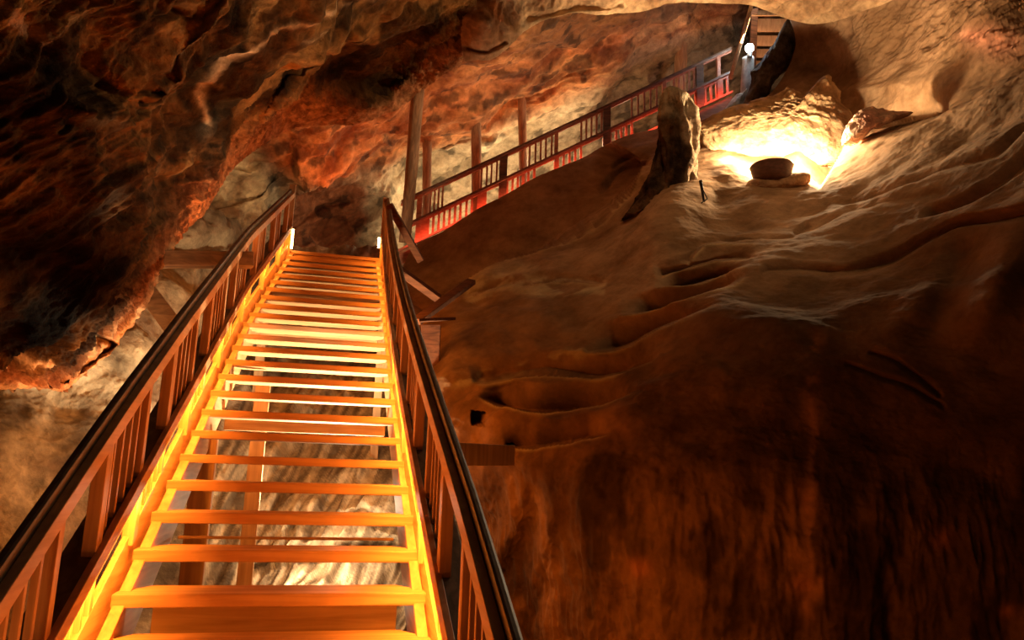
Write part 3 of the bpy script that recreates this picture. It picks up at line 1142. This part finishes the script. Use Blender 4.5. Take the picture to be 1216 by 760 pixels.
def cdetail(px, py, D):
    o = bump_blob(px, py, 575, 35, 22, 22, -.35)
    o += ledge(px, py, [(553, 62), (580, 64), (606, 52)], 8, .25, .1)
    o += crack(px, py, [(620, 22), (680, 8), (740, 2)], 5, .15)
    return o


def cdisp(P, px, py):
    return fbm(P * .9 + 21, 4) * .2 + fbm(P * 3 + 2, 4, .6, True) * .06


def ctint(P, px, py, dz):
    n = fbm(P * 1.6 + 8, 4)
    c = mix((.36, .22, .12), (.62, .44, .26), .5 + n)
    m_ = smooth01((625 - px) / 40)
    return mix_c(c, (.42, .19, .09), m_ * .6)


CA = [(552, 74), (566, 72), (582, 71), (598, 62), (610, 50), (630, 32), (650, 23), (672, 17), (690, 15), (709, 17), (735, 15), (758, 14), (778, 9), (800, 4), (840, 4), (870, 5), (890, 6), (910, 12), (928, 20), (945, 25), (965, 28), (990, 26), (1020, 15), (1060, 0), (1100, -30)]
CB = [(540, -170)] + [(545 + i * 24, -175) for i in range(1, 25)]
patch('ceiling', CA, CB, cdepth, 420, 150, cdisp, ctint, RK, lipA=.3, power=1.1, detail=cdetail)


# ---------------------------------------------------------------- separate rocks
def boulder(name, poly, D, front, back, label, cat, tintf, mat, noise=.05, nscale=2.0, pw=.5, kind=None, tilt=0, nr=70, na=220):
    """closed solid: the outline bulges towards the viewer and away from him"""
    p = np.array(list(poly) + [poly[0]], float)
    e = resample(np.array(p), na + 1)[:-1]
    c = e.mean(0)
    t = np.sin(np.linspace(0, math.pi / 2, nr))[1:]
    V, T = [], []
    px = c[0] + (e[:, None, 0] - c[0]) * t
    py = c[1] + (e[:, None, 1] - c[1]) * t
    sheets = []
    for sgn, amp in ((-1, front), (1, back)):
        h = (1 - t ** 2) ** pw * amp
        Dd = D + sgn * h[None] + tilt * (py - c[1]) / 100
        P = at_np(px, py, Dd)
        cen = at(c[0], c[1], D + sgn * amp)
        sheets.append((P, cen))
    F = []
    Vs = []
    n0 = 0
    rowsV = []
    P, cen = sheets[0]
    Pb, cenb = sheets[1]
    allv = [cen] + [P[:, j] for j in range(P.shape[1])]
    # rings: front centre, front rings, back rings (reversed, without rim), back centre
    rings = [P[:, j] for j in range(P.shape[1])] + [Pb[:, j] for j in range(Pb.shape[1] - 2, -1, -1)]
    V = np.concatenate([cen[None]] + rings + [cenb[None]])
    for i in range(na):
        F.append((0, 1 + i, 1 + (i + 1) % na))
    nrg = len(rings)
    for j in range(nrg - 1):
        a0, b0_ = 1 + j * na, 1 + (j + 1) * na
        for i in range(na):
            F.append((a0 + i, b0_ + i, b0_ + (i + 1) % na, a0 + (i + 1) % na))
    last = len(V) - 1
    a0 = 1 + (nrg - 1) * na
    for i in range(na):
        F.append((a0 + i, last, a0 + (i + 1) % na))
    cw = V.mean(0)
    d = V - cw
    d /= np.linalg.norm(d, axis=1)[:, None] + 1e-9
    nz = fbm(V * nscale + 3, 5, .58) * noise + fbm(V * nscale * 2.5, 4, .6, True) * noise * .4
    V = V + d * nz[:, None]
    o = link_mesh(name, V, F, mat, None, True, 0, tintf(V))
    if kind:
        o['kind'] = kind
    else:
        props(o, label, cat)
    return o


def tan_t(V):
    return mix((.36, .22, .12), (.58, .40, .22), .5 + fbm(V * 2, 4))


def dark_t(V):
    return mix((.06, .045, .035), (.16, .12, .09), .5 + fbm(V * 2, 4))


def pil_t(V):
    n = fbm(V * np.array([5, 5, 1.2]), 4, .6)
    c = mix((.03, .017, .01), (.13, .07, .035), .4 + n * 1.3)
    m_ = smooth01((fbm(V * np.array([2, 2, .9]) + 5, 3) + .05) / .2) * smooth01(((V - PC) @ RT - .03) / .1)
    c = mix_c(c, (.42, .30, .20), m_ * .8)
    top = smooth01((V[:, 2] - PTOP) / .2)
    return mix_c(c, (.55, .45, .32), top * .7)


PC = at(808, 180, 10.0)
PTOP = at(800, 128, 10.0)[2]


# rock pillar: rings of its own section, flaring into the slope
def pillar():
    rows = [(104, 797, 5), (106, 797, 8.5), (112, 801, 15), (120, 803, 19), (132, 805, 22), (146, 805, 22), (160, 803, 23), (176, 803, 23), (192, 803, 25), (206, 801, 28), (222, 799, 33), (240, 796, 42), (262, 792, 56)]
    rr = resample(np.array(rows, float), 90)
    na = 96
    V, F = [], []
    D = 10.5
    for i, (y, x, w) in enumerate(rr):
        r = w * D / FPX
        c = at(x, y, D)
        for j in range(na):
            an = 2 * math.pi * j / na
            V.append(c + RT * r * math.cos(an) + np.array([FW[0], FW[1], 0]) * r * .8 * math.sin(an))
    n = len(rr)
    for i in range(n - 1):
        for j in range(na):
            F.append((i * na + j, i * na + (j + 1) % na, (i + 1) * na + (j + 1) % na, (i + 1) * na + j))
    F.append(tuple(range(na - 1, -1, -1)))
    F.append(tuple((n - 1) * na + j for j in range(na)))
    V = np.array(V)
    ax = V.copy()
    cen = np.repeat(np.array([at(x, y, D) for (y, x, w) in rr]), na, axis=0)
    d = V - cen
    L = np.linalg.norm(d, axis=1)[:, None] + 1e-6
    nz = fbm(V * np.array([5, 5, 1.3]), 4, .6, True) * .05 + fbm(V * 2.2, 3) * .05
    nz *= np.clip(L[:, 0] / .2, .15, 1)
    # hollow scooped into the head
    q = at(803, 128, D - .25)
    g = np.exp(-((V - q) ** 2).sum(1) / .14 ** 2) * .16
    V = V + d / L * (nz - g)[:, None]
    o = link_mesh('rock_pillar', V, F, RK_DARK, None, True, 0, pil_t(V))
    props(o, 'dark free-standing rock pillar with a pale knobbed head at the left end of the lit hollow', 'rock pillar')


pillar()
boulder('tunnel_rock', [(891, 85), (905, 72), (914, 60), (923, 44), (931, 28), (937, 22), (943, 32), (946, 48), (943, 64), (936, 80), (925, 92), (916, 104), (912, 122), (905, 132), (890, 132), (884, 122), (889, 108), (893, 96)],
        14.4, .35, .5, 'dark bluish rock fin curving in front of the bright tunnel lamp', 'rock', dark_t, RK_DARK, .05, 1.6)
boulder('pale_rock', [(858, 132), (866, 122), (874, 112), (884, 108), (889, 102), (886, 116), (880, 134)], 15.0, .2, .3, 'pale grey-blue rock sliver at the foot of the tunnel mouth', 'rock', lambda V: mix((.4, .36, .32), (.6, .55, .5), .5 + fbm(V * 3, 3)), RK, .04)
boulder('rock_ridge', [(826, 158), (832, 148), (850, 134), (872, 126), (900, 121), (925, 113), (938, 106), (955, 112), (964, 104), (976, 92), (985, 90), (988, 98), (996, 108), (998, 122), (1008, 132), (1020, 150), (1022, 185), (990, 200), (940, 196), (890, 190), (840, 180)],
        11.9, .45, .8, 'sunlit-looking tan rock ridge with a pointed crest behind the clay bowl', 'rock', tan_t, RK, .07, 2.6, tilt=-.9)
bpy.data.objects['rock_ridge']['label'] = 'tan rock ridge with a pointed crest, brightly lit behind the clay bowl'
boulder('pink_rock', [(1000, 172), (1006, 150), (1014, 138), (1028, 131), (1042, 131), (1060, 133), (1084, 133), (1068, 142), (1040, 152), (1015, 172)],
        10.2, .25, .3, 'pink salt rock glowing right of the pointed ridge, above the brown swell of sand', 'rock', lambda V: mix((.65, .34, .26), (.8, .55, .42), .5 + fbm(V * 4, 4)), RK, .05, 3)
boulder('stone_slab', [(884, 226), (890, 214), (905, 210), (935, 206), (956, 205), (962, 212), (955, 221), (930, 227), (905, 232)],
        10.05, .22, .3, 'low stone slab under the clay bowl', 'stone', lambda V: mix((.28, .16, .09), (.40, .25, .14), .5 + fbm(V * 3, 4)), RK_SAND, .02, 3)

# clay bowl
bc = at(917, 217.5, 10.0)
prof = [(.0, 0), (.15, 0), (.20, .02), (.235, .07), (.258, .14), (.27, .205), (.282, .222), (.275, .24), (.258, .235), (.245, .20), (.225, .12), (.19, .06), (.12, .035), (0, .03)]
na = 64
V, F = [], []
for (r, z) in prof:
    for j in range(na):
        an = 2 * math.pi * j / na
        V.append(bc + np.array([max(r, .001) * math.cos(an), max(r, .001) * math.sin(an), z]))
for i in range(len(prof) - 1):
    for j in range(na):
        F.append((i * na + j, i * na + (j + 1) % na, (i + 1) * na + (j + 1) % na, (i + 1) * na + j))
o = link_mesh('clay_bowl', V, F, CLAY, None, True)
props(o, 'dark round clay bowl standing before the glaring light of the hollow', 'bowl')

# small peg with its cable beside the pillar
o = empty('ground_spike', at(836, 238, 9.35), 'thin black spike with a cable, stuck in the sand right of the rock pillar', 'spike')
part('spike', log_mesh(at(836, 240, 9.35), at(832, 214, 9.35), .014, .022, 8, 0), BLACK, o, 0, True)
part('cable', merge([log_mesh(at(835, 226, 9.33), at(840, 236, 9.3), .008, .008, 6, 0), log_mesh(at(840, 236, 9.3), at(833, 241, 9.25), .008, .008, 6, 0)]), BLACK, o, 0, True)

# ---------------------------------------------------------------- tunnel: bulb, board, steps going up inside
tb = at(890, 57, 14.9)
o = empty('tunnel_lamp', tb, 'cold white lamp shining at the mouth of the tunnel, top centre-right', 'lamp')
me_v, me_f = [], []
for i in range(9):
    th = math.pi * i / 8
    for j in range(14):
        an = 2 * math.pi * j / 14
        me_v.append(tb + .085 * np.array([math.sin(th) * math.cos(an) + 1e-4, math.sin(th) * math.sin(an), math.cos(th)]))
for i in range(8):
    for j in range(14):
        me_f.append((i * 14 + j, i * 14 + (j + 1) % 14, (i + 1) * 14 + (j + 1) % 14, (i + 1) * 14 + j))
part('bulb', (me_v, me_f), G_COLD, o, 0, True, 'glowing bluish-white bulb')
part('lamp_holder', log_mesh(tb - Z3 * .2, tb - Z3 * .075, .05, .05, 16, 0), METAL, o, 0, True)
o = link_mesh('lamp_column', *log_mesh(at(888, 122, 15.0), at(888, 68, 15.0), .13, .11, seed=9), RK, None, True, 0, np.full((17 * 20, 3), .45))
props(o, 'stubby grey column directly under the cold white tunnel lamp', 'column')
o = timber('sloping_board', 'long orange-lit board sloping up to the roof left of the tunnel lamp', at(867, 94, 15.1), at(893, 4, 14.4), .05, .07, W_POST, 'board', up=RT)
o = empty('tube_light', at(883, 50, 14.7), 'slanting orange-white tube light above the cold tunnel lamp', 'tube light')
part('tube', log_mesh(at(880, 51, 14.75), at(889, 21, 14.55), .03, .03, 12, 0), G_ORANGE, o, 0, True)
o = empty('tunnel_steps', at(915, 60, 16.5), 'wooden steps seen from below inside the tunnel, right of the cold lamp', 'staircase')
for (y0, y1, D) in ((12, 18, 16.0), (22, 37, 16.4), (42, 54, 16.8), (58, 68, 17.2), (72, 80, 17.6)):
    a, b, c, d = at(893, y1, D), at(944, y1, D), at(893, y0, D), at(944, y0, D)
    V = [a, a + FW * .06, c, c + FW * .06, b, b + FW * .06, d, d + FW * .06]
    V = [V[0], V[2], V[1], V[3], V[4], V[6], V[5], V[7]]
    part('tread', (V, BOXF), W_POST, o, .004)
part('stringer', beam_mesh(at(896, 8, 15.9), at(893, 90, 17.6), .10, .14, RT), W_RDARK, o, .004)

# ---------------------------------------------------------------- floor
V = [(-14, -3, 0), (14, -3, 0), (14, 24, 0), (-14, 24, 0), (-14, -3, -.3), (14, -3, -.3), (14, 24, -.3), (-14, 24, -.3)]
F = [(0, 1, 2, 3), (7, 6, 5, 4), (0, 4, 5, 1), (1, 5, 6, 2), (2, 6, 7, 3), (3, 7, 4, 0)]
o = link_mesh('floor', V, F, RK, None, False, 0, np.tile([.3, .2, .12], (8, 1)))
o['kind'] = 'structure'

# ================================================================== LIGHT
# floods under the main flight
NEU = (1, .80, .50)
spot('understair_flood', (.1, 7.7, .9), (-.2, 7.75, 2.9), 900, NEU, 128, .3, .12)
point('understair_bulb', (.15, 7.6, 1.2), 22, NEU, .1)
spot('understair_flood', (-.1, 7.6, .35), (.1, 9.5, 1.0), 150, (1, .72, .42), 110, .7, .12)
point('mound_fill', at(405, 716, 6.9), 9, NEU, .08)  # added unseen lamp to brighten the mound
spot('side_fill', at(215, 520, 6.4), at(120, 500, 7.6), 30, (1, .66, .34), 140, .8, .15)  # added unseen spots for the timbers and wall left of the stairs
spot('side_fill', at(262, 470, 7.6), at(215, 330, 8.6), 60, (1, .60, .28), 120, .8, .15)
spot('rim_fill', at(226, 412, 7.6), at(262, 210, 8.2), 170, (1, .34, .10), 80, .8, .15)  # added unseen spots that brighten the rim of the overhang
spot('rim_fill', at(120, 600, 5.0), at(100, 425, 5.7), 170, (1, .42, .16), 56, .8, .15)
# floods behind the upper railing
WARM = (1, .72, .40)
for (px, py, D, pw) in ((515, 245, 16.6, 48), (590, 214, 16.6, 48), (648, 188, 16.5, 48), (690, 176, 16.2, 44), (762, 156, 15.8, 16), (448, 288, 15.6, 22)):
    point('back_flood', at(px, py, D), pw, WARM, .1)
spot('roof_red_fill', at(415, 292, 13.6), at(430, 170, 14), 110, (1, .28, .08), 110, .8, .2)  # added unseen spots aimed at the red roof
spot('roof_red_fill', at(600, 250, 14.4), at(600, 110, 14.8), 90, (1, .34, .11), 110, .8, .2)
# red strip along the upper railing
area('walkway_strip', B.p(K2[0] + .5, -.03 - .03, .36), B.p(K2[-1], -.06, .36), -Z3 * 1 - lat2 * -.3, .03, 50, (1, .16, .07))
area('walkway_strip', B.p(K2[0] + .5, .12, .02), B.p(K2[-1], .12, .02), Z3 + lat2 * .8, .03, 22, (1, .14, .07))
# lamp behind the bowl
point('hollow_flood', at(908, 190, 10.5), 240, (1, .74, .40), .08)
point('hollow_flood', at(962, 180, 10.6), 300, (1, .74, .42), .06)
point('hollow_flood', at(866, 178, 10.9), 60, (1, .74, .42), .06)
# cold lamp, then an added warm fill for the tunnel planks
point('tunnel_glow', tb - FW * .15, 13, (.7, .88, 1), .08)
point('tunnel_glow', at(905, 66, 15.9), 40, (1, .5, .22), .1)
# added unseen spots overhead, a broad fill for the right wall
spot('roof_fill', at(960, -300, 7.2), at(880, 230, 9.0), 215, (1, .62, .29), 80, 1, .7)
spot('roof_fill', at(1500, -200, 4.0), at(1050, 200, 8.5), 22, (1, .55, .25), 90, .8, .25)
# unseen red fill spots by the foot of the flight
spot('foot_fill', (.9, 2.6, .3), at(760, 600, 5.2), 11, (1, .32, .05), 120, .8, .15)
spot('foot_fill', (-1.3, 2.4, .3), at(190, 30, 5.0), 24, (1, .30, .06), 110, .8, .15)

w = bpy.data.worlds.new('cave_air')
SC.world = w
w.use_nodes = True
w.node_tree.nodes['Background'].inputs[0].default_value = (1, .42, .14, 1)
w.node_tree.nodes['Background'].inputs[1].default_value = .02

SC.view_settings.view_transform = 'Standard'
SC.view_settings.look = 'None'
SC.view_settings.exposure = 0
SC.view_settings.gamma = 1
SC.view_settings.use_curve_mapping = False
